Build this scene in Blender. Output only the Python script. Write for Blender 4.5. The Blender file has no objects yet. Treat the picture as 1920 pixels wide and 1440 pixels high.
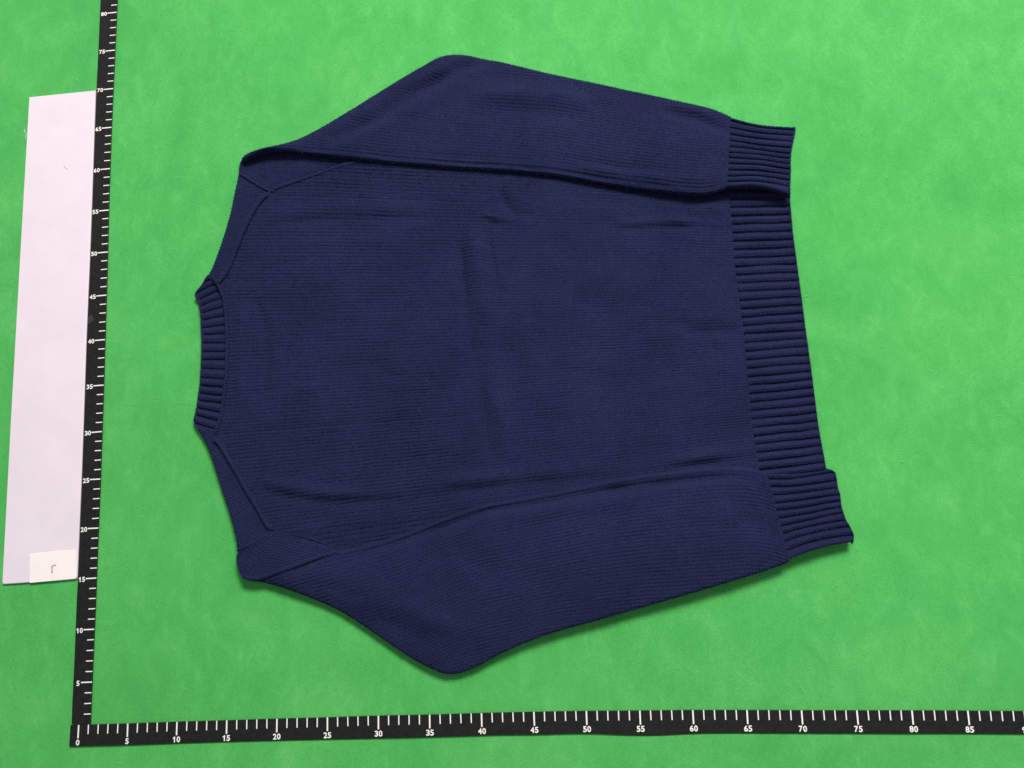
import bpy, math
import numpy as np
from mathutils import Matrix, Vector

scene = bpy.context.scene
rng = np.random.default_rng(7)

# ---------------------------------------------------------------- camera
# Solved from the centimetre marks of the two tape rulers (world unit: metre,
# origin at the zero of the upright ruler, x to the right, y up the ruler).
F_PX, CX, CY = 1440.0, 960.0, 720.0
CAM = np.array([0.4810467, 0.1710989, 0.7756926])
RVEC = np.array([-0.1853, 0.0624, -0.0701])


def rodrigues(r):
    a = np.linalg.norm(r)
    k = r / a
    K = np.array([[0, -k[2], k[1]], [k[2], 0, -k[0]], [-k[1], k[0], 0]])
    return np.eye(3) + math.sin(a) * K + (1 - math.cos(a)) * K @ K


RCAM = rodrigues(RVEC) @ np.diag([1.0, -1.0, -1.0])      # world -> right, down, forward
cam_data = bpy.data.cameras.new("camera")
cam_data.sensor_width = 36.0
cam_data.lens = 36.0 * F_PX / 1920.0
cam_data.clip_start = 0.01
cam_data.clip_end = 50.0
cam = bpy.data.objects.new("camera", cam_data)
scene.collection.objects.link(cam)
m = Matrix.Identity(4)
for i in range(3):
    m[i][0], m[i][1], m[i][2], m[i][3] = RCAM[0][i], -RCAM[1][i], -RCAM[2][i], CAM[i]
cam.matrix_world = m
scene.camera = cam

# ---------------------------------------------------------------- light
world = bpy.data.worlds.new("World")
scene.world = world
world.use_nodes = True
bg = world.node_tree.nodes["Background"]
bg.inputs["Color"].default_value = (0.97, 0.98, 1.0, 1)
bg.inputs["Strength"].default_value = 0.33


def area_light(name, loc, target, sx, sy, power, color):
    d = bpy.data.lights.new(name, "AREA")
    d.shape = "RECTANGLE"
    d.size, d.size_y, d.energy, d.color = sx, sy, power, color
    o = bpy.data.objects.new(name, d)
    scene.collection.objects.link(o)
    o.location = loc
    o.rotation_euler = (Vector(target) - Vector(loc)).to_track_quat("-Z", "Y").to_euler()
    return o


area_light("ceiling_panel_light", (1.22, 2.05, 2.30), (0.58, 0.36, 0), 1.2, 0.7, 130, (1.0, 0.975, 0.95))

scene.view_settings.view_transform = "Standard"
scene.view_settings.look = "None"
scene.view_settings.exposure = 0.0
scene.view_settings.gamma = 1.0
scene.view_settings.use_curve_mapping = False
scene.cycles.use_denoising = False
scene.cycles.max_bounces = 6


# ---------------------------------------------------------------- helpers
def at(px, py, z=0.0):
    """Point of the table (height z) seen at a photograph position."""
    d = np.array([(px - CX) / F_PX, (py - CY) / F_PX, 1.0]) @ RCAM
    t = (z - CAM[2]) / d[2]
    return CAM + d * t


def at2(pts, z=0.0):
    return np.array([at(p[0], p[1], z)[:2] for p in pts])


def hermite(P, t):
    """Smooth curve through P (M x ...), t in control index units."""
    P = np.asarray(P, float)
    M = len(P)
    if M == 2:
        f = np.asarray(t).reshape((-1,) + (1,) * (P.ndim - 1))
        return P[0] * (1 - f) + P[1] * f
    D = np.empty_like(P)
    D[1:-1] = (P[2:] - P[:-2]) / 2
    D[0], D[-1] = P[1] - P[0], P[-1] - P[-2]
    i = np.clip(np.floor(t).astype(int), 0, M - 2)
    f = (t - i).reshape((-1,) + (1,) * (P.ndim - 1))
    f2, f3 = f * f, f * f * f
    return ((2 * f3 - 3 * f2 + 1) * P[i] + (f3 - 2 * f2 + f) * D[i]
            + (-2 * f3 + 3 * f2) * P[i + 1] + (f3 - f2) * D[i + 1])


def even(P, n):
    """n points evenly spaced along the smooth curve through P."""
    t = np.linspace(0, len(P) - 1, 60 * len(P))
    c = hermite(P, t)
    s = np.r_[0, np.cumsum(np.linalg.norm(np.diff(c, axis=0), axis=1))]
    tt = np.interp(np.linspace(0, s[-1], n), s, t)
    return hermite(P, tt)


def smooth(x, a, b):
    x = np.clip((x - a) / (b - a), 0, 1)
    return x * x * (3 - 2 * x)


def vnoise(x, y, seed=0):
    """Value noise, range about -1 .. 1, cell size 1."""
    def h(i, j):
        n = (i.astype(np.int64) * 374761393 + j.astype(np.int64) * 668265263 + seed * 1442695041) & 0xFFFFFFFF
        n = ((n ^ (n >> 13)) * 1274126177) & 0xFFFFFFFF
        return ((n ^ (n >> 16)) & 0xFFFF) / 32767.5 - 1.0
    i, j = np.floor(x), np.floor(y)
    u, v = x - i, y - j
    u, v = u * u * (3 - 2 * u), v * v * (3 - 2 * v)
    return ((h(i, j) * (1 - u) + h(i + 1, j) * u) * (1 - v)
            + (h(i, j + 1) * (1 - u) + h(i + 1, j + 1) * u) * v)


def link(o, parent=None):
    scene.collection.objects.link(o)
    if parent is not None:
        o.parent = parent
    return o


def mesh_obj(name, verts, faces, mat, parent=None, flat=False, closed=True):
    me = bpy.data.meshes.new(name)
    verts = np.asarray(verts, np.float32)
    if isinstance(faces, np.ndarray):
        q = verts[faces].astype(np.float64)
        vol = (np.einsum("ij,ij->i", q[:, 0], np.cross(q[:, 1], q[:, 2])) + np.einsum("ij,ij->i", q[:, 0], np.cross(q[:, 2], q[:, 3]))).sum()
        if closed and vol < 0:                                  # faces look outward
            faces = faces[:, ::-1]
        nf = len(faces)
        me.vertices.add(len(verts))
        me.vertices.foreach_set("co", verts.ravel())
        me.loops.add(nf * 4)
        me.loops.foreach_set("vertex_index", faces.astype(np.int32).ravel())
        me.polygons.add(nf)
        me.polygons.foreach_set("loop_start", np.arange(0, nf * 4, 4, dtype=np.int32))
        me.update(calc_edges=True)
    else:
        me.from_pydata([tuple(map(float, v)) for v in verts], [], faces)
        me.update()
    me.polygons.foreach_set("use_smooth", np.full(len(me.polygons), not flat))
    me.materials.append(mat)
    return link(bpy.data.objects.new(name, me), parent)


def grid_faces(na, nb, wrap_b=False):
    i = np.arange(na - 1)[:, None]
    nbf = nb if wrap_b else nb - 1
    j = np.arange(nbf)[None, :]
    j2 = (j + 1) % nb
    a = i * nb + j
    b = i * nb + j2
    c = (i + 1) * nb + j2
    d = (i + 1) * nb + j
    return np.stack(np.broadcast_arrays(a, b, c, d), -1).reshape(-1, 4)


def empty(name, loc, label=None, cat=None, group=None):
    o = bpy.data.objects.new(name, None)
    o.location = loc
    o.empty_display_size = 0.05
    link(o)
    if label:
        o["label"], o["category"] = label, cat
    if group:
        o["group"] = group
    return o


# ---------------------------------------------------------------- materials
def new_mat(name):
    mt = bpy.data.materials.new(name)
    mt.use_nodes = True
    nt = mt.node_tree
    return mt, nt, nt.nodes["Principled BSDF"]


def noise_node(nt, scale, detail=4, rough=0.6, vec=None, dist=0.0):
    n = nt.nodes.new("ShaderNodeTexNoise")
    n.inputs["Scale"].default_value = scale
    n.inputs["Detail"].default_value = detail
    n.inputs["Roughness"].default_value = rough
    n.inputs["Distortion"].default_value = dist
    if vec is not None:
        nt.links.new(vec, n.inputs["Vector"])
    return n


def ramp(nt, fac, stops):
    r = nt.nodes.new("ShaderNodeValToRGB")
    e = r.color_ramp.elements
    while len(e) < len(stops):
        e.new(0.5)
    for el, (p, c) in zip(e, stops):
        el.position = p
        el.color = (*c, 1) if len(c) == 3 else c
    nt.links.new(fac, r.inputs["Fac"])
    return r


def coords(nt, scale=(1, 1, 1), rot=(0, 0, 0)):
    tc = nt.nodes.new("ShaderNodeTexCoord")
    mp = nt.nodes.new("ShaderNodeMapping")
    mp.inputs["Scale"].default_value = scale
    mp.inputs["Rotation"].default_value = rot
    nt.links.new(tc.outputs["Object"], mp.inputs["Vector"])
    return mp.outputs["Vector"]


def mix_rgb(nt, kind, fac, a, b):
    n = nt.nodes.new("ShaderNodeMix")
    n.data_type = "RGBA"
    n.blend_type = kind
    if isinstance(fac, float):
        n.inputs["Factor"].default_value = fac
    else:
        nt.links.new(fac, n.inputs["Factor"])
    for sock, v in ((n.inputs[6], a), (n.inputs[7], b)):
        if isinstance(v, tuple):
            sock.default_value = (*v, 1)
        else:
            nt.links.new(v, sock)
    return n.outputs[2]


def yarn_material():
    mt, nt, p = new_mat("navy_cotton_yarn")
    v = coords(nt)
    n1 = noise_node(nt, 900, 3, 0.7, v)
    c1 = ramp(nt, n1.outputs["Fac"], [(0.30, (0.0056, 0.0086, 0.033)), (0.70, (0.0190, 0.0245, 0.075))])
    n2 = noise_node(nt, 14, 4, 0.6, v)
    c2 = ramp(nt, n2.outputs["Fac"], [(0.30, (0.82, 0.82, 0.84)), (0.70, (1.16, 1.14, 1.10))])
    col = mix_rgb(nt, "MULTIPLY", 1.0, c1.outputs["Color"], c2.outputs["Color"])
    # scattered pale fibre ends
    n3 = noise_node(nt, 420, 2, 0.5, v)
    sp = ramp(nt, n3.outputs["Fac"], [(0.735, (0, 0, 0)), (0.80, (0.45, 0.45, 0.45))])
    col = mix_rgb(nt, "MIX", sp.outputs["Color"], col, (0.10, 0.10, 0.19))
    nt.links.new(col, p.inputs["Base Color"])
    p.inputs["Roughness"].default_value = 0.92
    p.inputs["Specular IOR Level"].default_value = 0.08
    p.inputs["Sheen Weight"].default_value = 0.05
    p.inputs["Sheen Roughness"].default_value = 0.45
    p.inputs["Sheen Tint"].default_value = (0.55, 0.55, 0.85, 1)
    b = nt.nodes.new("ShaderNodeBump")
    b.inputs["Strength"].default_value = 0.5
    b.inputs["Distance"].default_value = 0.0005
    nt.links.new(n1.outputs["Fac"], b.inputs["Height"])
    nt.links.new(b.outputs["Normal"], p.inputs["Normal"])
    return mt


def felt_material():
    mt, nt, p = new_mat("green_felt")
    v = coords(nt)
    vs = coords(nt, (1.0, 0.55, 1.0), (0, 0, 0.12))
    big = noise_node(nt, 7, 5, 0.62, v, 0.6)
    c = ramp(nt, big.outputs["Fac"], [(0.25, (0.054, 0.340, 0.073)), (0.5, (0.070, 0.383, 0.086)),
                                      (0.76, (0.092, 0.425, 0.101))])
    mid = noise_node(nt, 42, 8, 0.78, vs, 0.5)
    c2 = ramp(nt, mid.outputs["Fac"], [(0.32, (0.84, 0.91, 0.86)), (0.52, (1, 1, 1)), (0.74, (1.40, 1.15, 1.32))])
    col = mix_rgb(nt, "MULTIPLY", 1.0, c.outputs["Color"], c2.outputs["Color"])
    fl = noise_node(nt, 170, 6, 0.8, coords(nt, (1, 0.7, 1), (0, 0, 0.9)), 1.2)
    cf = ramp(nt, fl.outputs["Fac"], [(0.30, (0.90, 0.94, 0.90)), (0.5, (1, 1, 1)), (0.66, (1.0, 1.0, 1.0)), (0.80, (1.9, 1.25, 1.7))])
    col = mix_rgb(nt, "MULTIPLY", 1.0, col, cf.outputs["Color"])
    fine = noise_node(nt, 700, 3, 0.7, v)
    c3 = ramp(nt, fine.outputs["Fac"], [(0.25, (0.78, 0.85, 0.78)), (0.75, (1.22, 1.14, 1.22))])
    col = mix_rgb(nt, "MULTIPLY", 1.0, col, c3.outputs["Color"])
    nt.links.new(col, p.inputs["Base Color"])
    p.inputs["Roughness"].default_value = 0.95
    p.inputs["Specular IOR Level"].default_value = 0.1
    p.inputs["Sheen Weight"].default_value = 0.10
    b = nt.nodes.new("ShaderNodeBump")
    b.inputs["Strength"].default_value = 0.35
    b.inputs["Distance"].default_value = 0.0006
    nt.links.new(fine.outputs["Fac"], b.inputs["Height"])
    nt.links.new(b.outputs["Normal"], p.inputs["Normal"])
    return mt


def plain_material(name, lo, hi, scale, rough, spec=0.3, detail=4):
    mt, nt, p = new_mat(name)
    n = noise_node(nt, scale, detail, 0.65, coords(nt))
    c = ramp(nt, n.outputs["Fac"], [(0.3, lo), (0.7, hi)])
    nt.links.new(c.outputs["Color"], p.inputs["Base Color"])
    p.inputs["Roughness"].default_value = rough
    p.inputs["Specular IOR Level"].default_value = spec
    return mt


YARN = yarn_material()
FELT = felt_material()
TAPE_BLACK = plain_material("black_vinyl", (0.0050, 0.0046, 0.0046), (0.0135, 0.0128, 0.0125), 260, 0.5, 0.25, 8)
PRINT_WHITE = plain_material("white_print", (0.74, 0.73, 0.66), (0.86, 0.85, 0.80), 300, 0.6)
BOARD_WHITE = plain_material("milky_plastic", (0.680, 0.595, 0.650), (0.735, 0.645, 0.702), 16, 0.42, 0.35)
LABEL_PAPER = plain_material("label_paper", (0.800, 0.725, 0.705), (0.845, 0.770, 0.750), 60, 0.8, 0.2)
INK = plain_material("purple_ink", (0.36, 0.20, 0.33), (0.46, 0.28, 0.42), 500, 0.8, 0.2)
SCUFF = plain_material("clear_film", (0.022, 0.021, 0.020), (0.045, 0.043, 0.041), 500, 0.35, 0.4)
HAIR = plain_material("hair_grey", (0.36, 0.31, 0.34), (0.45, 0.40, 0.43), 500, 0.5, 0.3)
LINT = plain_material("pale_lint", (0.55, 0.62, 0.55), (0.70, 0.74, 0.70), 500, 0.8, 0.2)

# ---------------------------------------------------------------- the felt the things lie on
gx = np.linspace(-0.75, 1.75, 260)
gy = np.linspace(-0.55, 1.35, 200)
GX, GY = np.meshgrid(gx, gy, indexing="ij")
gz = (vnoise(GX * 9, GY * 7, 3) * 0.0006 + vnoise(GX * 22, GY * 17, 4) * 0.0003) - 0.001
felt = mesh_obj("green_felt_cloth", np.stack([GX, GY, gz], -1).reshape(-1, 3), grid_faces(260, 200), FELT, closed=False)
felt["kind"] = "structure"


# ---------------------------------------------------------------- plates (board, labels, tape)
def plate(name, top, z0, z1, mat, parent=None, bevel=0.0004):
    """Thin plate from a closed outline (n x 2), with a small chamfer round its top."""
    top = np.asarray(top, float)
    area = 0.5 * np.sum(top[:, 0] * np.roll(top[:, 1], -1) - np.roll(top[:, 0], -1) * top[:, 1])
    if area < 0:
        top = top[::-1]
    n = len(top)
    t = np.roll(top, -1, 0) - np.roll(top, 1, 0)
    t /= np.linalg.norm(t, axis=1)[:, None] + 1e-12
    inn = top + np.c_[-t[:, 1], t[:, 0]] * bevel
    V = [(*p, z0) for p in top] + [(*p, z1 - bevel) for p in top] + [(*p, z1) for p in inn]
    F = []
    for k in range(n):
        k2 = (k + 1) % n
        F += [(k, k2, n + k2, n + k), (n + k, n + k2, 2 * n + k2, 2 * n + k)]
    F.append(tuple(range(2 * n, 3 * n)))
    return mesh_obj(name, V, F, mat, parent, flat=True)


def strip(name, e0, e1, z0, z1, mat, parent=None):
    """Tape between two edge curves with the same number of points; top stays in quads."""
    n = len(e0)
    c = 0.0005
    d = (e1 - e0) / np.linalg.norm(e1 - e0, axis=1)[:, None]
    rows = [np.c_[e0, np.full(n, z0)], np.c_[e0, np.full(n, z1 - c)], np.c_[e0 + d * c, np.full(n, z1)],
            np.c_[e1 - d * c, np.full(n, z1)], np.c_[e1, np.full(n, z1 - c)], np.c_[e1, np.full(n, z0)]]
    V = np.stack(rows, 1).reshape(-1, 3)
    F = [tuple(f) for f in grid_faces(n, 6)] + [tuple(range(6)), tuple(range((n - 1) * 6, n * 6))[::-1]]
    o = mesh_obj(name, V, F, mat, parent, flat=True)
    return o


GLYPHS = {}


def glyph(ch):
    """Outline of one digit at size 1: (verts, faces, width)."""
    if ch in GLYPHS:
        return GLYPHS[ch]
    if ch == "1":
        V = [(0.19, 0.0), (0.34, 0.0), (0.34, 0.72), (0.22, 0.72), (0.19, 0.66), (0.13, 0.60), (0.04, 0.56), (0.04, 0.43), (0.12, 0.455), (0.19, 0.50)]
        F = [(0, 1, 2, 3, 4, 9), (4, 5, 6, 7, 8, 9)]
        GLYPHS[ch] = (np.c_[np.array(V), np.zeros(len(V))], F, 0.52)
        return GLYPHS[ch]
    cu = bpy.data.curves.new("digit", "FONT")
    cu.body, cu.size, cu.offset, cu.resolution_u = ch, 1.0, 0.026, 4
    tmp = bpy.data.objects.new("digit", cu)
    scene.collection.objects.link(tmp)
    dg = bpy.context.evaluated_depsgraph_get()
    me = bpy.data.meshes.new_from_object(tmp.evaluated_get(dg))
    bpy.data.objects.remove(tmp)
    V = np.array([v.co[:] for v in me.vertices])
    V[:, 0] -= V[:, 0].min()
    V[:, 1] -= V[:, 1].min()
    V *= 0.72 / V[:, 1].max()
    V[:, 0] *= 0.47 / V[:, 0].max()
    V[:, 0] += 0.03
    GLYPHS[ch] = (V, [tuple(p.vertices) for p in me.polygons], 0.535)
    bpy.data.meshes.remove(me)
    return GLYPHS[ch]


def digits_mesh(text, size):
    VV, FF, x = [], [], 0.0
    for ch in text:
        V, F, w = glyph(ch)
        n0 = sum(len(v) for v in VV)
        VV.append(V + [x, 0, 0])
        FF += [tuple(i + n0 for i in f) for f in F]
        x += w
    V = (np.vstack(VV) - [x / 2, 0.36, 0]) * size
    me = bpy.data.meshes.new("number")
    me.from_pydata([tuple(v) for v in V], [], FF)
    me.materials.append(PRINT_WHITE)
    return me


def tick_mesh(length, width):
    w = width / 2
    V = [(0, -w, 0), (length, -w, 0), (length, w, 0), (0, w, 0)]
    V = V + [(x, y, 0.00015) for x, y, _ in V]
    F = [(4, 5, 6, 7), (0, 1, 5, 4), (1, 2, 6, 5), (2, 3, 7, 6), (3, 0, 4, 7)]
    me = bpy.data.meshes.new("tick_mark")
    me.from_pydata(V, [], F)
    me.materials.append(PRINT_WHITE)
    return me


def place(name, me, p, z, ang, parent):
    o = bpy.data.objects.new(name, me)
    o.location = (p[0], p[1], z)
    o.rotation_euler = (0, 0, ang)
    return link(o, parent)


ZT = 0.0011          # top of the tapes
bot = {0: (147.7, 1359.3), 5: (239.7, 1356.7), 10: (332, 1353.3), 15: (425.3, 1350.7), 20: (519.4, 1347.7),
       25: (614, 1345.1), 30: (709.5, 1342), 35: (805.6, 1340), 40: (902.8, 1337), 45: (1001, 1334.7),
       50: (1099.4, 1333), 55: (1199.7, 1332.4), 60: (1298.9, 1331.4), 65: (1400.5, 1331.4), 70: (1502.8, 1331.8),
       75: (1606.5, 1332), 80: (1709.8, 1332), 85: (1814.5, 1332.6), 90: (1920.5, 1333.4), 95: (2028, 1335)}
lef = {0: (169.0, 1378.5), 5: (172.6, 1278.7), 10: (177.1, 1179.7), 15: (181, 1083.7), 20: (184.6, 990),
       25: (188.3, 898.1), 30: (191.3, 809.2), 35: (194.4, 722.1), 40: (197, 636.9), 45: (199.6, 553.5),
       50: (202, 472.6), 55: (204, 394), 60: (206.4, 316.3), 65: (209.2, 239), 70: (212.3, 166.3), 75: (215.6, 94.3),
       80: (218.9, 23.3), 85: (222.2, -46.5), 90: (225.5, -115)}


def cm_curve(d):
    P = at2(list(d.values()), ZT)
    return lambda k: hermite(P, np.atleast_1d(np.asarray(k, float) / 5.0))


BOT, LEF = cm_curve(bot), cm_curve(lef)
minor_b, major_b = tick_mesh(0.0086, 0.00105), tick_mesh(0.0123, 0.0014)
minor_l, major_l = tick_mesh(0.0070, 0.00095), tick_mesh(0.0112, 0.0012)

# lower ruler
rb = empty("tape_ruler", (*at(960, 1355)[:2], 0), "black soft tape ruler running left to right below the sweater", "ruler",
           "black measuring tapes")
low = [(129.7, 1400), (233, 1397.3), (337, 1394), (440, 1390.7), (596, 1387), (726, 1384.5), (830, 1381.6), (930, 1378.6),
       (998, 1377.8), (1050, 1376.5), (1089, 1375.7), (1123, 1376.2), (1154, 1377.8), (1188, 1379.2), (1219, 1379.5),
       (1253, 1378.4), (1285, 1376.6), (1337, 1375), (1415, 1374.8), (1576, 1375.6), (1732, 1375.8), (1915, 1376.4),
       (2040, 1378)]
up_px = [(132.3, 1359.6)] + [bot[k] for k in sorted(bot)]
N = 220
e_low = even(at2(low, ZT), N)
e_up = even(at2(up_px, ZT), N)
strip("tape_band", e_low - np.array(rb.location[:2]), e_up - np.array(rb.location[:2]), 0.0, ZT, TAPE_BLACK, rb)
for k in range(0, 94):
    p = BOT(k)[0]
    tg = BOT(k + 0.25)[0] - BOT(max(k - 0.25, 0))[0]
    a = math.atan2(tg[1], tg[0])
    j = (rng.random() - 0.5) * 0.02
    place("tick_mark", major_b if k % 5 == 0 else minor_b, p - np.array(rb.location[:2]), ZT, a - math.pi / 2 + j, rb)
    if k % 5 == 0 and k <= 90:
        q = p + np.array([math.sin(a), -math.cos(a)]) * 0.01615
        place("number", digits_mesh(str(k), 0.0074), q - np.array(rb.location[:2]), ZT + 0.0001, a, rb)

# upright ruler
rl = empty("tape_ruler", (*at(170, 1350)[:2], 0), "black soft tape ruler running upright beside the white board", "ruler",
           "black measuring tapes")
left_edge = [(134.2, 1357.5), (135.2, 1320), (138, 1265), (141, 1193), (143.3, 1133), (145.7, 1083), (150.7, 960),
             (153.3, 899), (155.6, 836), (158.2, 761), (162.4, 638), (165.4, 565), (168.7, 490), (171.8, 410), (175, 317),
             (177.7, 240), (180.6, 166), (184.2, 93), (186.8, 33), (190.5, -50), (194, -125)]
right_edge = [(169.4, 1357.0)] + [lef[k] for k in sorted(lef) if k > 0]
r0 = np.array(rl.location[:2])
strip("tape_band", even(at2(right_edge, ZT), N)[::-1] - r0, even(at2(left_edge, ZT), N)[::-1] - r0, 0.0, ZT + 0.0002, TAPE_BLACK, rl)
for k in range(2, 88):
    p = LEF(k)[0]
    tg = LEF(k + 0.25)[0] - LEF(k - 0.25)[0]
    a = math.atan2(tg[1], tg[0])
    j = (rng.random() - 0.5) * 0.03
    place("tick_mark", major_l if k % 5 == 0 else minor_l, p - r0, ZT + 0.0002, a + math.pi / 2 + j, rl)
    if k % 5 == 0:
        off = 0.0143 if k == 5 else 0.0153
        q = p + np.array([-math.sin(a), math.cos(a)]) * off - np.array([0, 0.0006])
        place("number", digits_mesh(str(k), 0.0068), q - r0, ZT + 0.0003, a - math.pi / 2 + 0.02, rl)
film = [(165, 594), (172, 590), (175.4, 596), (175, 601.5), (168.7, 606.7), (165.2, 608.7)]
plate("clear_film", at2(film, ZT) - r0, ZT + 0.0002, ZT + 0.0005, SCUFF, rl, 0.0001)

# ---------------------------------------------------------------- white board with its label
bb = empty("plastic_board", (*at(90, 640)[:2], 0), "long blank pinkish-white plastic board lying left of the upright ruler", "board")
b0 = np.array(bb.location[:2])
outline = [(54.7, 182.5), (179.0, 169.5), (174.0, 317), (167.7, 490), (161.4, 638), (157.3, 761), (152.3, 899), (149.6, 960),
           (144.6, 1080), (143.8, 1084), (141, 1086.2), (100, 1089.5), (8, 1095.6), (4.6, 1094.2), (4.2, 1090), (20, 788), (38, 470)]
plate("board_sheet", at2(outline, 0.002) - b0, 0.0, 0.0026, BOARD_WHITE, bb, 0.0008)
lab = [(55.2, 1038.2), (97, 1034), (141.3, 1030.3), (143.0, 1060), (142.6, 1082), (140.6, 1085.0), (100, 1088.8), (55.6, 1093.0)]
lb = plate("paper_label", at2(lab, 0.003) - b0, 0.0026, 0.0029, LABEL_PAPER, bb, 0.0001)


def ribbon(name, px, w, z, mat, parent, off, n=40):
    c = even(at2(px, z), n)
    t = np.gradient(c, axis=0)
    t /= np.linalg.norm(t, axis=1)[:, None]
    nn = np.c_[-t[:, 1], t[:, 0]]
    ww = w * (0.8 + 0.25 * np.sin(np.linspace(0.3, 2.6, n)))[:, None]
    a, b = c - nn * ww / 2 - off, c + nn * ww / 2 - off
    h = 0.0001
    V = np.stack([np.c_[a, np.full(n, z)], np.c_[a, np.full(n, z + h)], np.c_[b, np.full(n, z + h)], np.c_[b, np.full(n, z)]], 1)
    return mesh_obj(name, V.reshape(-1, 3), grid_faces(n, 4), mat, parent, flat=True)


ribbon("handwritten_mark", [(98.0, 1073.2), (97.7, 1068), (97.6, 1062.5), (100.5, 1060.6), (105.3, 1059.4)], 0.00125, 0.0029, INK, lb, b0)
ribbon("handwritten_mark", [(95.6, 1073.6), (99.6, 1073.0)], 0.0010, 0.00294, INK, lb, b0, 6)


def fibre(name, px, r, z, mat, label):
    c2 = even(at2(px, z), 18)
    c = np.c_[c2, np.full(18, z + r)]
    t = np.gradient(c2, axis=0)
    t /= np.linalg.norm(t, axis=1)[:, None]
    ang = np.linspace(0, 2 * np.pi, 7)[:-1]
    taper = (0.35 + 0.65 * np.sin(np.linspace(0.25, 2.9, 18)))[:, None]
    V = np.stack([c + np.c_[-t[:, 1] * np.cos(a), t[:, 0] * np.cos(a), np.full(18, np.sin(a))] * r * taper for a in ang], 1)
    o = mesh_obj(name, V.reshape(-1, 3), grid_faces(18, 6, True), mat)
    o["label"], o["category"] = label, "hair"
    return o


fibre("hair_strand", [(119.8, 306), (120.5, 311), (123.5, 315.5), (128.5, 317.6)], 0.00022, 0.0026, HAIR,
      "short curved dark hair lying on the upper white board")
fibre("lint_fibre", [(46.6, 241.5), (46.4, 247), (49, 252.5), (48.6, 262)], 0.0003, 0.0002, LINT,
      "pale lint fibre on the felt at the board's left edge")

# ---------------------------------------------------------------- the sweater
SW = empty("knit_sweater", (*at(920, 660)[:2], 0), "navy blue knitted sweater lying back side up with sleeves folded in", "sweater")
S0 = np.array([SW.location[0], SW.location[1], 0.0])
PW, PC = 0.00360, 0.00270          # wale and course spacing of the knit

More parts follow.
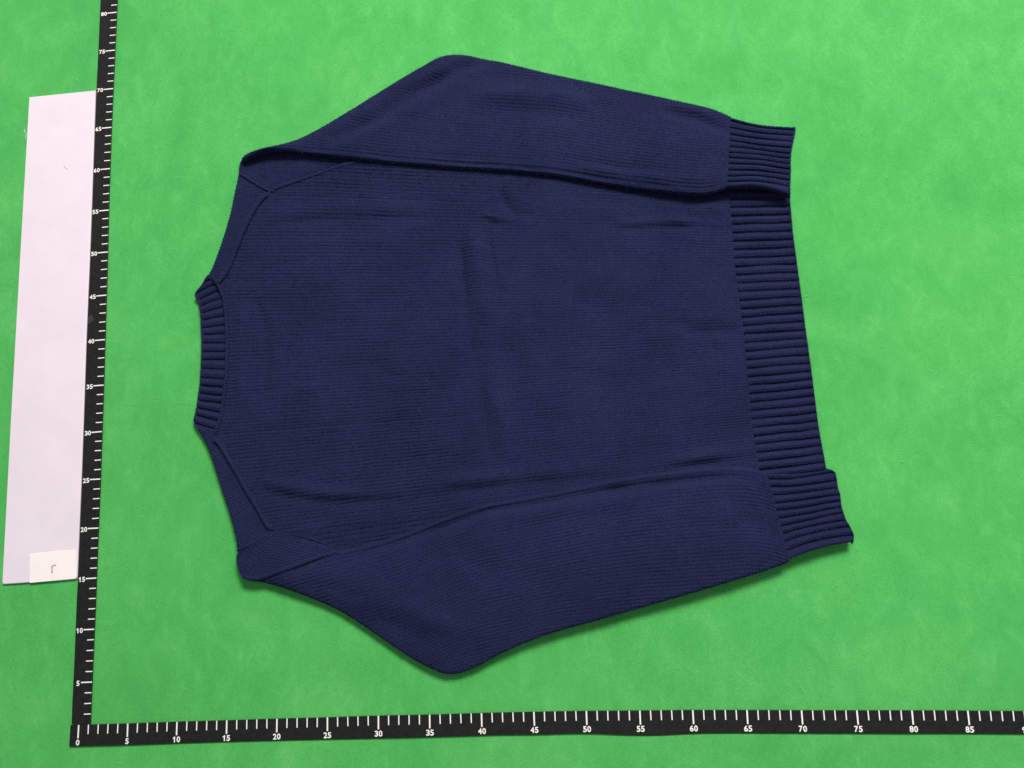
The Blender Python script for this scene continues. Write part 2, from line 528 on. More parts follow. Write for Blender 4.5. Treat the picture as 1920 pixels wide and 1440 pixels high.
# soft folds and creases: photograph line, half width (mm), height (mm)
FOLDS = {
    "back": [
        ([(884, 420), (892, 470), (904, 560), (912, 610)], 9, 2.0),
        ([(922, 640), (930, 720), (942, 800), (955, 890)], 10, 1.6),
        ([(860, 430), (868, 520), (878, 610), (888, 670)], 6, -1.5),
        ([(894, 690), (904, 760), (916, 850)], 7, -1.1),
        ([(935, 320), (937, 350), (950, 385), (975, 402), (1010, 405)], 5.0, -1.2),
        ([(955, 330), (965, 365), (985, 385)], 6, 1.0),
        ([(905, 412), (930, 420), (958, 424)], 3.5, -0.6),
        ([(862, 450), (866, 500), (874, 560)], 3.5, -1.0),
        ([(915, 430), (925, 500), (935, 560)], 4, -0.9),
        ([(640, 480), (650, 560), (645, 640)], 14, 0.8),
        ([(560, 700), (640, 690), (760, 700)], 14, -0.7),
        ([(1010, 480), (1090, 520), (1180, 510)], 14, 0.9),
        ([(1020, 700), (1120, 720), (1230, 700)], 14, -0.8),
        ([(990, 600), (1000, 680), (1020, 780)], 12, 0.8),
        ([(700, 840), (800, 830), (900, 850)], 12, 0.8),
        ([(900, 402), (930, 409), (965, 413)], 3.0, 1.0),
        ([(1150, 422), (1210, 418), (1290, 416), (1378, 422)], 5.0, 1.2),
        ([(1150, 430), (1210, 428), (1290, 426), (1382, 431)], 4.0, -0.7),
        ([(470, 425), (530, 420), (600, 413), (700, 410), (820, 408)], 5, -1.0),
        ([(480, 408), (560, 398), (680, 392), (800, 392)], 8, 1.0),
        ([(470, 897), (520, 908), (590, 922), (660, 926), (760, 917)], 6.5, 1.5),
        ([(478, 914), (530, 928), (600, 941), (680, 941), (760, 934)], 5.5, -1.1),
        ([(700, 918), (820, 904), (980, 890), (1150, 878)], 7, 1.1),
        ([(760, 938), (880, 920), (1000, 906), (1120, 896)], 5, -0.9),
        ([(1240, 868), (1320, 856), (1380, 846), (1415, 842)], 6, 1.5),
        ([(1250, 878), (1330, 868), (1400, 858)], 4, -1.0),
        ([(1280, 625), (1330, 622), (1385, 620)], 5, -1.1),
        ([(1220, 610), (1260, 604), (1310, 606)], 8, -0.9),
        ([(1290, 602), (1330, 596), (1380, 590)], 7, 0.9),
        ([(1070, 568), (1110, 564), (1150, 566)], 9, -0.7),
        ([(560, 465), (640, 455), (760, 452)], 10, 0.7),
        ([(455, 545), (450, 620), (452, 700), (450, 790)], 5, 0.7),
        ([(480, 560), (500, 620), (500, 700), (490, 770)], 6, -1.3),
        ([(1290, 395), (1330, 392), (1362, 394)], 7, 1.2),
        ([(1060, 400), (1120, 402), (1200, 400)], 10, 0.9),
    ],
    "upper": [
        ([(560, 282), (640, 258), (720, 214), (800, 160), (860, 128), (925, 104)], 9, -4.6),
        ([(640, 285), (740, 232), (820, 182), (880, 150)], 12, 1.3),
        ([(600, 250), (700, 194), (780, 148), (850, 116)], 9, 1.0),
        ([(880, 178), (960, 180), (1040, 186), (1120, 196)], 11, 3.0),
        ([(900, 140), (980, 146), (1060, 160)], 9, -1.0),
        ([(900, 206), (980, 214), (1100, 222)], 14, -0.9),
        ([(1240, 208), (1300, 222), (1350, 240), (1372, 248)], 7, -2.0),
        ([(1230, 192), (1300, 204), (1350, 218)], 6, 1.0),
        ([(1080, 316), (1180, 334), (1260, 344), (1330, 345)], 4.5, 1.1),
        ([(1060, 304), (1180, 320), (1260, 330)], 4, -0.7),
        ([(640, 285), (740, 292), (860, 299), (1000, 308)], 4, -0.5),
        ([(500, 281), (572, 284), (640, 290), (720, 298), (790, 304), (850, 309), (930, 314), (1055, 326), (1150, 343), (1250, 358), (1310, 364), (1356, 355)], 1.8, -0.9),
    ],
    "lower": [
        ([(650, 1041), (700, 1032), (780, 1006), (860, 977), (920, 957), (1000, 943), (1100, 926), (1200, 911), (1300, 899), (1380, 895), (1432, 904)], 4.2, -2.6),
        ([(900, 975), (1000, 960), (1120, 942), (1250, 925)], 8, 1.0),
        ([(690, 1120), (760, 1140), (860, 1180), (940, 1205)], 10, 1.1),
        ([(660, 1140), (720, 1165), (800, 1205), (860, 1228)], 8, -0.8),
        ([(840, 1030), (900, 1050), (930, 1090)], 10, -1.0),
        ([(1380, 960), (1420, 985), (1455, 1010)], 9, -1.3),
        ([(1120, 1060), (1260, 1030), (1380, 1010)], 16, 0.9),
        ([(560, 1090), (620, 1102), (700, 1122)], 7, -0.9),
    ],
}


FUZZ = []
FOLD_GAIN = 1.9


def fold_height(x, y, key, zref):
    h = np.zeros_like(x)
    for line, w, a in FOLDS.get(key, []):
        c = even(at2(line, zref), 28)
        w, a = w / 1000.0, a / 1000.0
        m_ = ((x > c[:, 0].min() - 3 * w) & (x < c[:, 0].max() + 3 * w)
              & (y > c[:, 1].min() - 3 * w) & (y < c[:, 1].max() + 3 * w))
        if not m_.any():
            continue
        xs, ys = x[m_], y[m_]
        best = np.full(xs.shape, 1e9)
        bt = np.zeros(xs.shape)
        for k in range(27):
            d = c[k + 1] - c[k]
            L2 = d @ d
            t = np.clip(((xs - c[k, 0]) * d[0] + (ys - c[k, 1]) * d[1]) / L2, 0, 1)
            dd = (xs - c[k, 0] - t * d[0]) ** 2 + (ys - c[k, 1] - t * d[1]) ** 2
            u = dd < best
            best = np.where(u, dd, best)
            bt = np.where(u, (k + t) / 27.0, bt)
        end = np.clip(np.sin(np.pi * np.clip(bt, 0.0, 1.0)), 0, 1) ** 0.6
        h[m_] += FOLD_GAIN * a * (1 + 0.45 * vnoise(xs * 45, ys * 45, 77)) * np.exp(-best / (w * w)) * end
    return h


def stitch_height(pu, pv, seed, pr=1.0):
    """Stockinette relief: pu counts wales, pv counts courses (both running)."""
    wi = np.floor(pu)
    fu = pu - wi
    a = np.abs(fu - 0.5) * 2
    depth = 0.60 + 0.45 * vnoise(wi * 0.91 + 0.5, pv * 0.12, seed) + 0.22 * vnoise(pu * 0.05, pv * 0.04, seed + 5)
    jit = 0.42 * vnoise(wi * 1.7 + 0.3, pv * 0.8, seed + 1)
    groove = -0.00125 * pr * np.clip(depth + jit, 0.04, 1.6) * a ** 3
    leg = 0.00040 * np.cos(2 * np.pi * (pv - 0.42 * a)) * (1 - a ** 4) * (1 + 0.6 * vnoise(pu * 0.8, pv * 0.7, seed + 2))
    return groove + leg + 0.00012 * vnoise(pu * 2.3, pv * 2.3, seed + 3)


def rib_height(ph, depth):
    f = ph - np.floor(ph)
    g = np.minimum(f, 1 - f)
    w = np.where(f < 0.5, 0.20, 0.11)                    # the flank above each groove is the steeper one
    return (-0.62 * depth * np.exp(-(g / w) ** 2) - 0.09 * depth * np.exp(-((f - 0.70) / 0.045) ** 2)
            - 0.42 * depth * (0.5 + 0.5 * np.cos(2 * np.pi * f)))


def shell(name, sections, znom, r, parent, base, thick=1.0, puff=0.0, folds=None, mode="knit", wale_map=None, courses_x=False, end_r=None, pressed=None,
          from_b=False, swap=False, shear=0.0, dq=0.0006, du=0.00078, round_ends=(False, False), rib_depth=0.0026,
          und=0.0005, seed=1, rib_fade=(0.004, 0.004), rough_end=0.0):
    """A doubled layer of knit laid flat: sections (photograph points) are skinned, the two
    long edges are rolled with radius r, and the stitches or ribs are raised on the surface."""
    C = np.array([at2(s, znom) for s in sections])                 # M x K x 2
    M, K = C.shape[:2]
    mid = C.mean(1)
    sl = np.r_[0, np.cumsum(np.linalg.norm(np.diff(mid, axis=0), axis=1))]
    tot_s = sl[-1]
    NS = max(int(tot_s / du), 8)
    s = np.linspace(0, tot_s, NS)
    if round_ends[0] or round_ends[1]:                              # finer steps at the rolled ends
        e = (end_r or r) * (1 - np.cos(np.linspace(0, np.pi / 2, 9)))
        s = np.unique(np.r_[s, e if round_ends[0] else [], tot_s - e if round_ends[1] else []])
        NS = len(s)
    ts = np.interp(s, sl, np.arange(M))
    CS = hermite(C, ts)                                             # NS x K x 2
    B = hermite(np.asarray(base, float), np.interp(ts, np.linspace(0, M - 1, len(base)), np.arange(len(base))))  # NS x 2 (A, B edge heights)
    tt = np.linspace(0, K - 1, 40 * K)
    dense = hermite(np.swapaxes(CS, 0, 1), tt)                      # T x NS x 2
    dense = np.swapaxes(dense, 0, 1)
    cum = np.concatenate([np.zeros((NS, 1)), np.cumsum(np.linalg.norm(np.diff(dense, axis=1), axis=2), 1)], 1)
    W = cum[:, -1]
    wmax = W.max()
    NQ = int((wmax - 2 * r + 2 * np.pi * r) / dq)
    rr = np.minimum(r, W * 0.45)
    fr = np.linspace(0, 1, NQ)
    # keep the rolled edges equally sampled on every station
    na = int(np.pi * r / dq)
    nb_ = NQ - 2 * na
    th = np.r_[np.linspace(0, np.pi, na), np.full(nb_, np.pi), np.linspace(np.pi, 0, na)]
    side = np.r_[np.full(na, -1), np.zeros(nb_), np.ones(na)]
    fl = np.r_[np.zeros(na), np.linspace(0, 1, nb_ + 2)[1:-1], np.ones(na)]
    nu = 30                                                         # columns of the underside
    th, side, fl = np.r_[th, np.zeros(nu)], np.r_[side, np.full(nu, 2)], np.r_[fl, np.linspace(1, 0, nu + 2)[1:-1]]
    NQ += nu
    under = (side == 2)[None]
    dist = np.where(side[None] < 0, rr[:, None] * (1 - np.sin(th)[None]),
                    np.where(side[None] == 1, W[:, None] - rr[:, None] * (1 - np.sin(th)[None]),
                             rr[:, None] + fl[None] * (W - 2 * rr)[:, None]))
    q = np.where(side[None] < 0, rr[:, None] * th[None],
                 np.where(side[None] == 1, (np.pi * rr + W - 2 * rr)[:, None] + rr[:, None] * (np.pi - th)[None],
                          np.pi * rr[:, None] + dist - rr[:, None]))
    TP = np.empty_like(dist)
    P = np.empty(dist.shape + (2,))
    for i in range(NS):
        TP[i] = np.interp(dist[i], cum[i], tt)
        P[i, :, 0] = np.interp(TP[i], tt, dense[i, :, 0])
        P[i, :, 1] = np.interp(TP[i], tt, dense[i, :, 1])
    zl = rr[:, None] * (1 - np.cos(th))[None] * thick
    f = dist / W[:, None]
    topw = smooth(zl / (2 * rr[:, None] * thick), 0.35, 0.95)
    er = end_r or r
    for on, e in ((round_ends[0], s), (round_ends[1], tot_s - s)):
        if on:
            k = np.sqrt(np.clip(1 - (1 - np.clip(e / er, 0, 1)) ** 2, 0, 1))[:, None]
            zl = r * 0.7 * thick + (zl - r * 0.7 * thick) * k
            topw = topw * k
    fb = smooth(f, 0, 1) * 0.5 + f * 0.5
    z = B[:, :1] * (1 - fb) + B[:, 1:] * fb + zl
    ends = smooth(s, 0, 0.05) * smooth(tot_s - s, 0, 0.04)
    z = z + topw * puff * np.sin(np.pi * f) * (0.25 + 0.75 * ends)[:, None]
    x, y = P[..., 0], P[..., 1]
    und_h = (1.6 * vnoise(x * 11, y * 15, seed + 3) + vnoise(x * 22, y * 30, seed) + 0.6 * vnoise(x * 55, y * 70, seed + 9)) * und
    z = z + topw * und_h
    if folds:
        z = z + topw * fold_height(x, y, folds, znom)
    # relief
    ss = np.broadcast_to(s[:, None], q.shape)
    qq = (q.max(1)[:, None] - q) if from_b else q
    if mode == "knit":
        pu = np.interp(TP, np.arange(K), wale_map) if wale_map is not None else qq / PW
        wob = 0.10 * vnoise(x * 40, y * 40, seed + 20)
        pv = ss / PC
        if courses_x:
            pv = x / PC
        if swap:
            pu, pv = (ss + shear * qq) / PW, qq / PC
        pr = 0.80 if pressed is None else pressed[0] + (pressed[1] - pressed[0]) * smooth(ss / tot_s, 0.25, 0.75)
        h = stitch_height(pu + wob, pv, seed, pr)
    else:
        wobble = 0.05 * vnoise(x * 60, y * 60, seed + 20)
        fade = smooth(ss, 0, rib_fade[0]) * smooth(tot_s - ss, 0.0008, rib_fade[1])
        var = 1 + 0.25 * vnoise(TP * 0.9, ss * 30, seed)
        h = rib_height(TP + wobble, rib_depth) * fade * var
        fr2 = np.abs(TP - np.floor(TP) - 0.42)
        h = h + 0.00020 * np.cos(2 * np.pi * (ss / PC - 1.1 * fr2)) * (1 + 0.8 * vnoise(TP * 4, ss / PC, seed + 4)) + 0.00016 * vnoise(TP * 9, ss / 0.0012, seed + 6)
    h = np.where(under, 0.0, h)
    # direction of the relief
    i0, i1 = np.clip(np.arange(NS) - 1, 0, NS - 1), np.clip(np.arange(NS) + 1, 0, NS - 1)
    tangA = dense[:, 3] - dense[:, 0]
    tangB = dense[:, -1] - dense[:, -4]
    tangA /= np.linalg.norm(tangA, axis=1)[:, None] + 1e-12
    tangB /= np.linalg.norm(tangB, axis=1)[:, None] + 1e-12
    out = np.where((side < 0)[None, :, None], -tangA[:, None, :], tangB[:, None, :]) * np.sin(th)[None, :, None]
    nz = np.where(side == 0, 1.0, -np.cos(th))[None]
    P = P + out * h[..., None]
    z = z + nz * h
    z = np.maximum(z, 0.0004)
    # open ends get a wall down to the lower layer
    for on, i in ((round_ends[0], 0), (round_ends[1], -1)):
        if not on:
            pz = np.full((1, z.shape[1]), z[i].min())
            P, z = (np.concatenate([P[:1], P]), np.concatenate([pz, z])) if i == 0 else (np.concatenate([P, P[-1:]]), np.concatenate([z, pz]))
    NS = len(z)
    V = np.concatenate([P, z[..., None]], -1) - S0
    o = mesh_obj(name, V.reshape(-1, 3), grid_faces(NS, NQ, True)[:, ::-1], YARN, parent)
    # remember where loose fibres can stand: upper layer and rolled edges
    ii = rng.integers(0, NS, int(tot_s * W.max() * 1.15e6))
    ii = ii[rng.random(len(ii)) < W[np.clip(ii, 0, len(W) - 1)] / W.max()]
    jj = rng.integers(0, NQ - nu, len(ii))
    nrm = np.concatenate([out[np.clip(ii - 1, 0, out.shape[0] - 1), jj], nz[0, jj][:, None]], 1)
    FUZZ.append((V[ii, jj], nrm))
    return o


def piping(name, px, z, r, parent, flatten=0.8, pitch=0.0026, amp=0.0004, seed=3, ends=True):
    """A linked seam: a cord with slanted loops."""
    c2 = at2(px, float(np.mean(z)))
    L = np.linalg.norm(np.diff(c2, axis=0), axis=1).sum()
    n = int(L / 0.0006)
    c = even(c2, n)
    zz = np.interp(np.linspace(0, 1, n), np.linspace(0, 1, np.size(z)), np.atleast_1d(z)) if np.size(z) > 1 else np.full(n, z)
    t = np.gradient(c, axis=0)
    t /= np.linalg.norm(t, axis=1)[:, None]
    nn = np.c_[-t[:, 1], t[:, 0]]
    na = 18
    ang = np.linspace(0, 2 * np.pi, na, endpoint=False)
    s = np.linspace(0, L, n)
    rr = r + amp * np.cos(2 * np.pi * (s[:, None] / pitch) + 1.7 * np.cos(ang)[None]) + amp * 0.8 * vnoise(s[:, None] / 0.0015, np.cos(ang)[None] * 3, seed)
    if ends:
        rr = rr * np.sqrt(np.clip(np.minimum(s, L - s) / 0.003, 0.05, 1))[:, None]
    V = np.empty((n, na, 3))
    V[..., :2] = c[:, None] + nn[:, None] * (rr * np.cos(ang)[None])[..., None]
    V[..., 2] = zz[:, None] + rr * np.sin(ang)[None] * flatten
    return mesh_obj(name, (V - S0).reshape(-1, 3), grid_faces(n, na, True), YARN, parent)


# --- back panel
left_px = [(700, 262), (690, 292), (640, 307), (610, 318), (560, 335), (525, 347), (505, 358), (490, 372), (460, 420), (440, 470),
           (418, 511), (410, 537), (419, 565), (425, 600), (426, 660), (423, 720), (415, 770), (400, 814), (406, 833), (432, 864),
           (456, 905), (480, 945), (500, 980), (513, 997), (530, 1003), (560, 1006), (600, 1018), (640, 1040), (660, 1075)]
hem_left = [(1361, 318), (1366, 388), (1375, 500), (1388, 600), (1398, 700), (1408, 800), (1420, 882), (1426, 935)]
ly = np.array([p[1] for p in left_px], float)
fr_ = (ly - ly[0]) / (ly[-1] - ly[0])
hl = np.array(hem_left, float)
hf = np.r_[0, np.cumsum(np.linalg.norm(np.diff(hl, axis=0), axis=1))]
right_px = [tuple(hermite(hl, np.atleast_1d(np.interp(q_ * hf[-1], hf, np.arange(len(hl)))))[0] + np.array([3, 0])) for q_ in fr_]
lp, rp = np.array(left_px, float), np.array(right_px)
secs = [lp * (1 - k) + rp * k for k in (0, 0.12, 0.3, 0.5, 0.75, 1.0)]
shell("back_panel", secs, 0.009, 0.0045, SW, [(0, 0)] * 3, puff=0.0022, folds="back", wale_map=fr_ * 122, courses_x=True, und=0.0006, pressed=(1.05, 0.6), dq=0.00066, du=0.00084, seed=11)

# --- hem
rib_l = at2([(1366, 388), (1375, 500), (1388, 600), (1398, 700), (1408, 800), (1420, 882)], 0.008)
hem_l = [(1366, 388), (1375, 500), (1388, 600), (1398, 700), (1408, 800), (1420, 882)]
hem_r = [(1484, 385), (1489, 440), (1497, 500), (1510, 600), (1524, 700), (1537, 800), (1549, 866)]


def even_px(P, n):
    return even(np.array(P, float), n)


gl, gr = even_px(hem_l, 32), even_px(hem_r, 32)
ext = lambda g: np.vstack([[g[0] + (g[0] - g[1]) * k for k in (3, 2, 1)], g, [g[-1] + (g[-1] - g[-2]) * k for k in (1, 2, 3)]])
gl, gr = ext(gl), ext(gr)
shell("hem", [gl - [4, 0], gl * 0.5 + gr * 0.5, gr], 0.008, 0.0042, SW, [(0.0, 0.0)] * 2, mode="rib", rib_depth=0.0032,
      dq=0.0005, du=0.0011, round_ends=(False, True), end_r=0.0018, und=0.0003, seed=21, rib_fade=(0.003, 0.0035))

# --- neckband
nb_out = [(389, 514), (377, 534), (363, 552), (369, 563), (371, 575), (373, 588), (374, 601), (374, 615), (375, 627), (375, 643), (375, 660),
          (374.5, 675), (374, 691), (373, 708), (372, 722), (370, 736), (368, 750), (366, 764), (363, 777), (361, 792), (373, 811)]
nb_in = [(398, 513), (394, 520), (402, 529), (411, 541), (417, 556), (420, 573), (422, 590), (423, 607), (424, 624), (424, 642), (424, 658),
         (424, 673), (423, 692), (422, 710), (420, 726), (418, 742), (416, 757), (413, 775), (409, 790), (403, 806), (398, 818)]
nb_out, nb_in = np.array(nb_out, float), np.array(nb_in, float)
shell("neckband", [nb_in + [6, 0], nb_in * 0.5 + nb_out * 0.5, nb_out], 0.007, 0.0034, SW, [(0.0, 0.0)] * 2, mode="rib", rib_depth=0.0030,
      dq=0.0004, du=0.0007, round_ends=(False, True), und=0.0003, end_r=0.0018, seed=31, rib_fade=(0.002, 0.003))

# --- shoulder parts of the front, folded over to the back
up_sh = [[(388, 517), (410, 540)], [(398, 497), (428, 512)], [(408, 470), (441, 471)], [(418, 440), (453, 440)], [(430, 400), (474, 397)],
         [(439, 357), (497, 369)], [(446, 326), (509, 357)], [(449, 314), (513, 345)]]
up_sh = [[a, ((a[0] + b[0]) / 2, (a[1] + b[1]) / 2), b] for a, b in up_sh]
up_sh[-2][1] = (474, 343)
shell("shoulder_panel", up_sh, 0.008, 0.0038, SW, [(0, 0)] * 2, thick=1.1, swap=True, shear=-0.42, seed=41, dq=0.0005, du=0.0006, und=0.0003)
lo_sh = [[(368, 804), (404, 806)], [(383, 829), (412, 826)], [(396, 860), (432, 862)], [(410, 905), (455, 905)], [(425, 950), (480, 945)], [(437, 992), (498, 978)],
         [(442, 1016), (508, 990)], [(443, 1032), (512, 996)], [(447, 1044), (516, 1008)]]
lo_sh = [[a, ((a[0] + b[0]) / 2, (a[1] + b[1]) / 2), b] for a, b in lo_sh]
shell("shoulder_panel", lo_sh, 0.008, 0.0038, SW, [(0, 0)] * 2, thick=1.14, swap=True, shear=0.42, seed=43, dq=0.0005, du=0.0006, und=0.0003)

# --- seams
piping("shoulder_seam", [(402, 530), (412, 526), (424, 508), (440, 472), (459, 424), (476, 393), (490, 373), (504, 362)], 0.0100, 0.0029, SW)
piping("shoulder_seam", [(399, 826), (410, 830), (431, 864), (455, 906), (479, 946), (499, 981), (511, 994)], 0.0098, 0.0024, SW, seed=5)
piping("neck_seam", [(398, 517), (408, 532), (416, 550), (421, 572), (424, 600), (425.5, 630), (425.5, 665), (424, 700), (421, 730), (417, 762), (411, 790), (403, 815)],
       0.0102, 0.0016, SW, pitch=0.0032, amp=0.0004, seed=6)

piping("shoulder_seam", [(448, 325), (461, 332), (475, 341), (490, 350), (504, 358)], 0.0090, 0.0014, SW, seed=14)
piping("shoulder_seam", [(445, 1031), (460, 1025), (477, 1016), (495, 1005), (509, 995)], 0.0094, 0.0014, SW, seed=15)

# --- upper sleeve
su = bpy.data.objects.new("sleeve", None)
link(su, SW)
su["label"] = "sleeve folded over the back, nearer the top of the photo"
up = [((449, 304), (463, 304)), ((458, 291), (480, 296)), ((490, 281), (512, 288)), ((560, 255), (572, 290)), ((640, 211), (640, 297)), ((720, 161), (720, 305)),
      ((785, 122), (790, 311)), ((825, 101), (850, 316)), ((862, 97), (890, 318)), ((905, 104), (930, 321)), ((960, 116), (980, 325)), ((1050, 137), (1055, 333)),
      ((1150, 158), (1150, 350)), ((1250, 180), (1250, 365)), ((1320, 196), (1305, 371)), ((1350, 205), (1335, 368)), ((1371, 214), (1358, 362))]
up3 = [[a, ((a[0] + b[0]) / 2, (a[1] + b[1]) / 2), b] for a, b in up]
ub = [(0.003, 0.010), (0.003, 0.012), (0.002, 0.013), (0.001, 0.012), (0.0005, 0.0098), (0.0005, 0.0090), (0.0005, 0.0088), (0.0005, 0.0088), (0.0005, 0.0088),
      (0.0005, 0.0088), (0.0005, 0.0090), (0.0005, 0.0096), (0.0005, 0.0106), (0.0005, 0.0125), (0.0005, 0.0140), (0.0005, 0.0150), (0.0008, 0.0155)]
shell("sleeve_tube", up3, 0.011, 0.0040, su, ub, puff=0.0055, folds="upper", from_b=True, seed=51, round_ends=(True, False), und=0.0006)
cu_l = [(1371, 214), (1372, 222), (1368, 235), (1363, 248), (1362, 262), (1361, 275), (1359, 288), (1358, 299), (1357, 312), (1356, 325), (1357, 338), (1357, 349), (1357, 363)]
cu_m = [(1428, 229), (1427, 235), (1424, 247), (1422, 259), (1421, 272), (1420, 283), (1420, 294), (1420, 304.5), (1419, 315), (1418, 327), (1417, 338), (1417, 349), (1417, 362)]
cu_r = [(1494, 234), (1494, 241), (1492, 252), (1489, 265), (1486, 277), (1484, 289), (1483, 299), (1482, 310), (1482, 321), (1481, 332), (1480, 343), (1479, 356), (1479, 375)]
shell("cuff", [np.array(cu_l, float) - [5, 0], cu_m, cu_r], 0.011, 0.0040, su, [(0.0008, 0.0152), (0.001, 0.0165), (0.0012, 0.0125)], puff=0.001, mode="rib",
      rib_depth=0.0030, dq=0.0004, du=0.0009, round_ends=(False, True), und=0.0003, end_r=0.0018, seed=55, rib_fade=(0.004, 0.003))
cap = [[(450, 299), (446, 313), (446, 328)], [(476, 282), (472, 310), (476, 344)], [(520, 275), (515, 315), (510, 358)], [(580, 275), (570, 305), (560, 336)],
       [(640, 275), (640, 290), (640, 308)], [(690, 280), (690, 287), (690, 296)]]
shell("shoulder_fold", cap, 0.008, 0.0042, su, [(0.0, 0.0)] * 2, swap=True, shear=-0.25, seed=57, round_ends=(True, False), dq=0.0005, du=0.0006, und=0.0004)
piping("armhole_seam", [(506, 361), (520, 352), (545, 343), (580, 331), (615, 319), (650, 308), (690, 298)], [0.0094, 0.0094, 0.0090], 0.0021, su, seed=8)

# --- lower sleeve
sl_ = bpy.data.objects.new("sleeve", None)
link(sl_, SW)
sl_["label"] = "sleeve beside the body, nearer the bottom of the photo"
lo = [((470, 1080), (480, 1090)), ((505, 1066), (522, 1101)), ((560, 1050), (575, 1120)), ((626, 1033), (640, 1149)), ((700, 1017), (704, 1191)), ((770, 995), (764, 1231)),
      ((830, 971), (808, 1255)), ((880, 954), (842, 1265)), ((930, 941), (884, 1255)), ((1000, 929), (945, 1223)), ((1080, 913), (1022, 1191)), ((1160, 896), (1122, 1162)),
      ((1250, 883), (1240, 1128)), ((1320, 876), (1345, 1097)), ((1370, 874), (1410, 1077)), ((1410, 878), (1450, 1064)), ((1436, 888), (1477, 1054))]
lo3 = [[a, ((a[0] + b[0]) / 2, (a[1] + b[1]) / 2), b] for a, b in lo]
lb_ = [(0.0, 0.0), (0.0, 0.0), (0.0, 0.0), (0.003, 0.0), (0.004, 0.0005), (0.0045, 0.0010), (0.0048, 0.0015), (0.005, 0.0020), (0.005, 0.0025), (0.005, 0.0040), (0.005, 0.0055),
       (0.005, 0.0070), (0.005, 0.0082), (0.005, 0.0088), (0.0052, 0.0090), (0.0055, 0.0090), (0.0055, 0.0088)]
shell("sleeve_tube", lo3, 0.009, 0.0040, sl_, lb_, puff=0.0065, folds="lower", seed=61, round_ends=(True, False), und=0.0006)
cl_l = [(1430, 884), (1435, 899), (1437, 913), (1440, 930), (1443, 945), (1444, 959), (1450, 975), (1453, 990), (1457, 1005), (1466, 1018), (1471, 1036), (1477, 1055)]
cl_m = [(1490, 884), (1494, 897), (1499, 911), (1499, 924), (1500, 938), (1500, 952), (1501, 965), (1507, 977), (1515, 988), (1522, 1000), (1525, 1015), (1530, 1034)]
cl_r = [(1553, 879), (1566, 885), (1570, 901), (1572, 915), (1576, 927), (1577, 939), (1579, 951), (1582, 961), (1587, 975), (1594, 987), (1601, 1003), (1600, 1019)]
shell("cuff", [np.array(cl_l, float) - [5, 0], cl_m, cl_r], 0.010, 0.0040, sl_, [(0.0055, 0.0088), (0.0050, 0.0080), (0.004, 0.0045)], puff=0.001, mode="rib",
      rib_depth=0.0030, dq=0.0004, du=0.0009, round_ends=(False, True), und=0.0003, end_r=0.0018, seed=65, rib_fade=(0.004, 0.003))
cap2 = [[(443, 1033), (440, 1043), (441, 1054)], [(472, 1019), (455, 1052), (456, 1083)], [(511, 994), (500, 1045), (492, 1089)], [(560, 1005), (556, 1038), (560, 1064)],
        [(600, 1017), (605, 1032), (610, 1045)], [(634, 1031), (640, 1034), (644, 1038)]]
shell("shoulder_fold", cap2, 0.010, 0.0040, sl_, [(0.0, 0.001), (0.002, 0.004), (0.0025, 0.005), (0.002, 0.0045), (0.002, 0.004)], swap=True, shear=0.55, seed=67,
      round_ends=(True, False), dq=0.0005, du=0.0006, und=0.0004)
piping("armhole_seam", [(512, 996), (530, 1001), (560, 1004), (600, 1016), (628, 1028)], 0.0092, 0.0013, sl_, seed=9)
piping("underarm_seam", [(452, 1079), (470, 1084), (490, 1082), (525, 1070), (560, 1058), (600, 1043), (640, 1034)], [0.0115, 0.0130, 0.0130, 0.0115], 0.0022, sl_, seed=10)

# --- loose fibres standing off the yarn
P0 = np.vstack([f[0] for f in FUZZ])
N0 = np.vstack([f[1] for f in FUZZ])
n = len(P0)
d = N0 * 0.75 + rng.normal(0, 0.75, (n, 3))
d[:, 2] = np.abs(d[:, 2]) * np.where(N0[:, 2] < 0, 0.2, 1.0)
d /= np.linalg.norm(d, axis=1)[:, None]
length = rng.uniform(0.0006, 0.0021, n) * np.where(rng.random(n) < 0.06, 1.8, 1.0)
w = np.cross(d, rng.normal(0, 1, (n, 3)))
w /= np.linalg.norm(w, axis=1)[:, None]
w *= rng.uniform(0.00004, 0.00009, n)[:, None]
tip = P0 + d * length[:, None] + rng.normal(0, 0.0003, (n, 3))
mid = P0 + d * length[:, None] * 0.5 + rng.normal(0, 0.0002, (n, 3))
FV = np.stack([P0 - w, P0 + w, mid + w, tip, mid - w], 1).reshape(-1, 3)
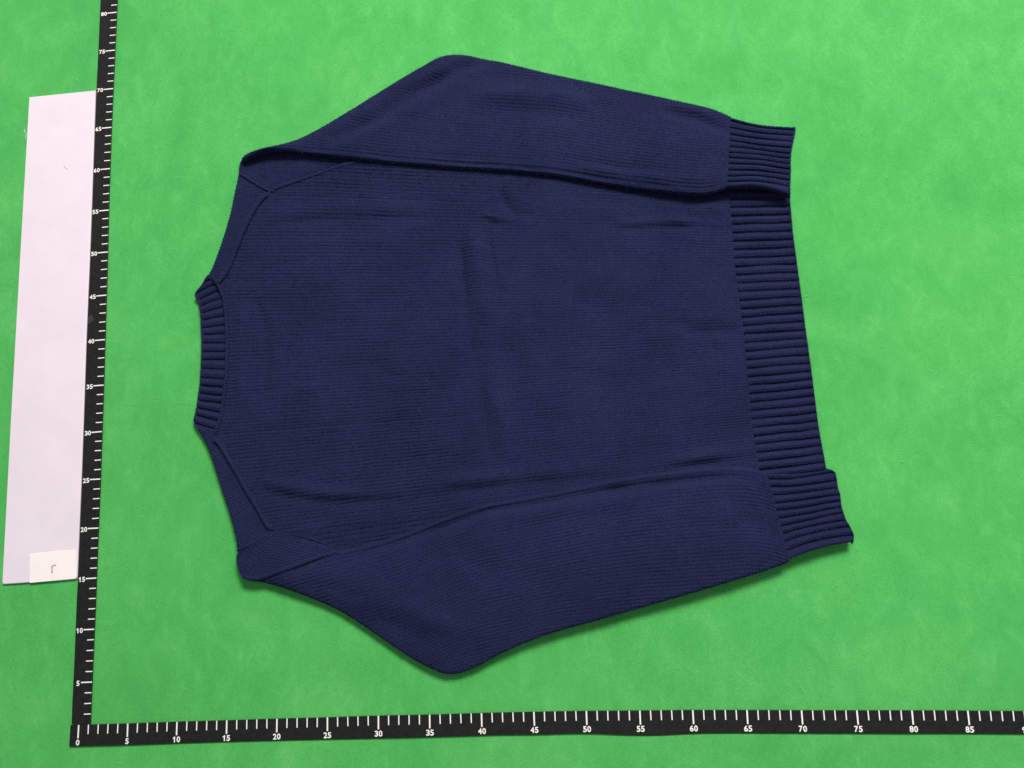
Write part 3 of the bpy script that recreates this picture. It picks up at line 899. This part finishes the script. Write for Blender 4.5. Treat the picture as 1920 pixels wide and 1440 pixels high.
FV[:, 2] = np.maximum(FV[:, 2], 0.0003)
k = np.arange(n)[:, None] * 5
me = bpy.data.meshes.new("yarn_fuzz")
tri = np.concatenate([k + [0, 1, 2], k + [0, 2, 4], k + [4, 2, 3]], 1).reshape(-1, 3)
me.vertices.add(n * 5)
me.vertices.foreach_set("co", FV.astype(np.float32).ravel())
me.loops.add(len(tri) * 3)
me.loops.foreach_set("vertex_index", tri.astype(np.int32).ravel())
me.polygons.add(len(tri))
me.polygons.foreach_set("loop_start", np.arange(0, len(tri) * 3, 3, dtype=np.int32))
me.update(calc_edges=True)
me.materials.append(plain_material("loose_fibre", (0.016, 0.019, 0.066), (0.048, 0.053, 0.130), 600, 0.8, 0.1))
fz = link(bpy.data.objects.new("yarn_fuzz", me), SW)
fz["kind"] = "stuff"

# --- pale lint fibres caught in the felt
n = 500
c = np.c_[rng.uniform(-0.25, 1.1, n), rng.uniform(-0.1, 0.95, n)]
ang = rng.uniform(0, np.pi, n)
L = rng.uniform(0.0012, 0.0045, n)
bend = rng.normal(0, 0.5, n)
VV, tri = [], []
for q in range(5):
    a = ang + bend * (q - 2) * 0.5
    p = c + np.c_[np.cos(ang), np.sin(ang)] * (L * (q / 4 - 0.5))[:, None] + np.c_[-np.sin(ang), np.cos(ang)] * (L * bend * ((q / 4 - 0.5) ** 2))[:, None]
    nn = np.c_[-np.sin(a), np.cos(a)] * 0.00011
    z = np.full(n, 0.0002 + 0.0001 * (q % 2))
    VV += [np.c_[p - nn, z], np.c_[p + nn, z + 0.00004]]
LV = np.stack(VV, 1).reshape(-1, 3)
k = np.arange(n)[:, None] * 10
LF = np.vstack([k + np.array([2 * q, 2 * q + 1, 2 * q + 3, 2 * q + 2]) for q in range(4)])
ln = mesh_obj("felt_lint", LV, LF, plain_material("felt_fibre", (0.16, 0.52, 0.17), (0.30, 0.62, 0.30), 300, 0.9, 0.1), closed=False)
ln["kind"] = "stuff"
ln["label"], ln["category"] = "tiny pale fibres scattered over the green felt", "lint"
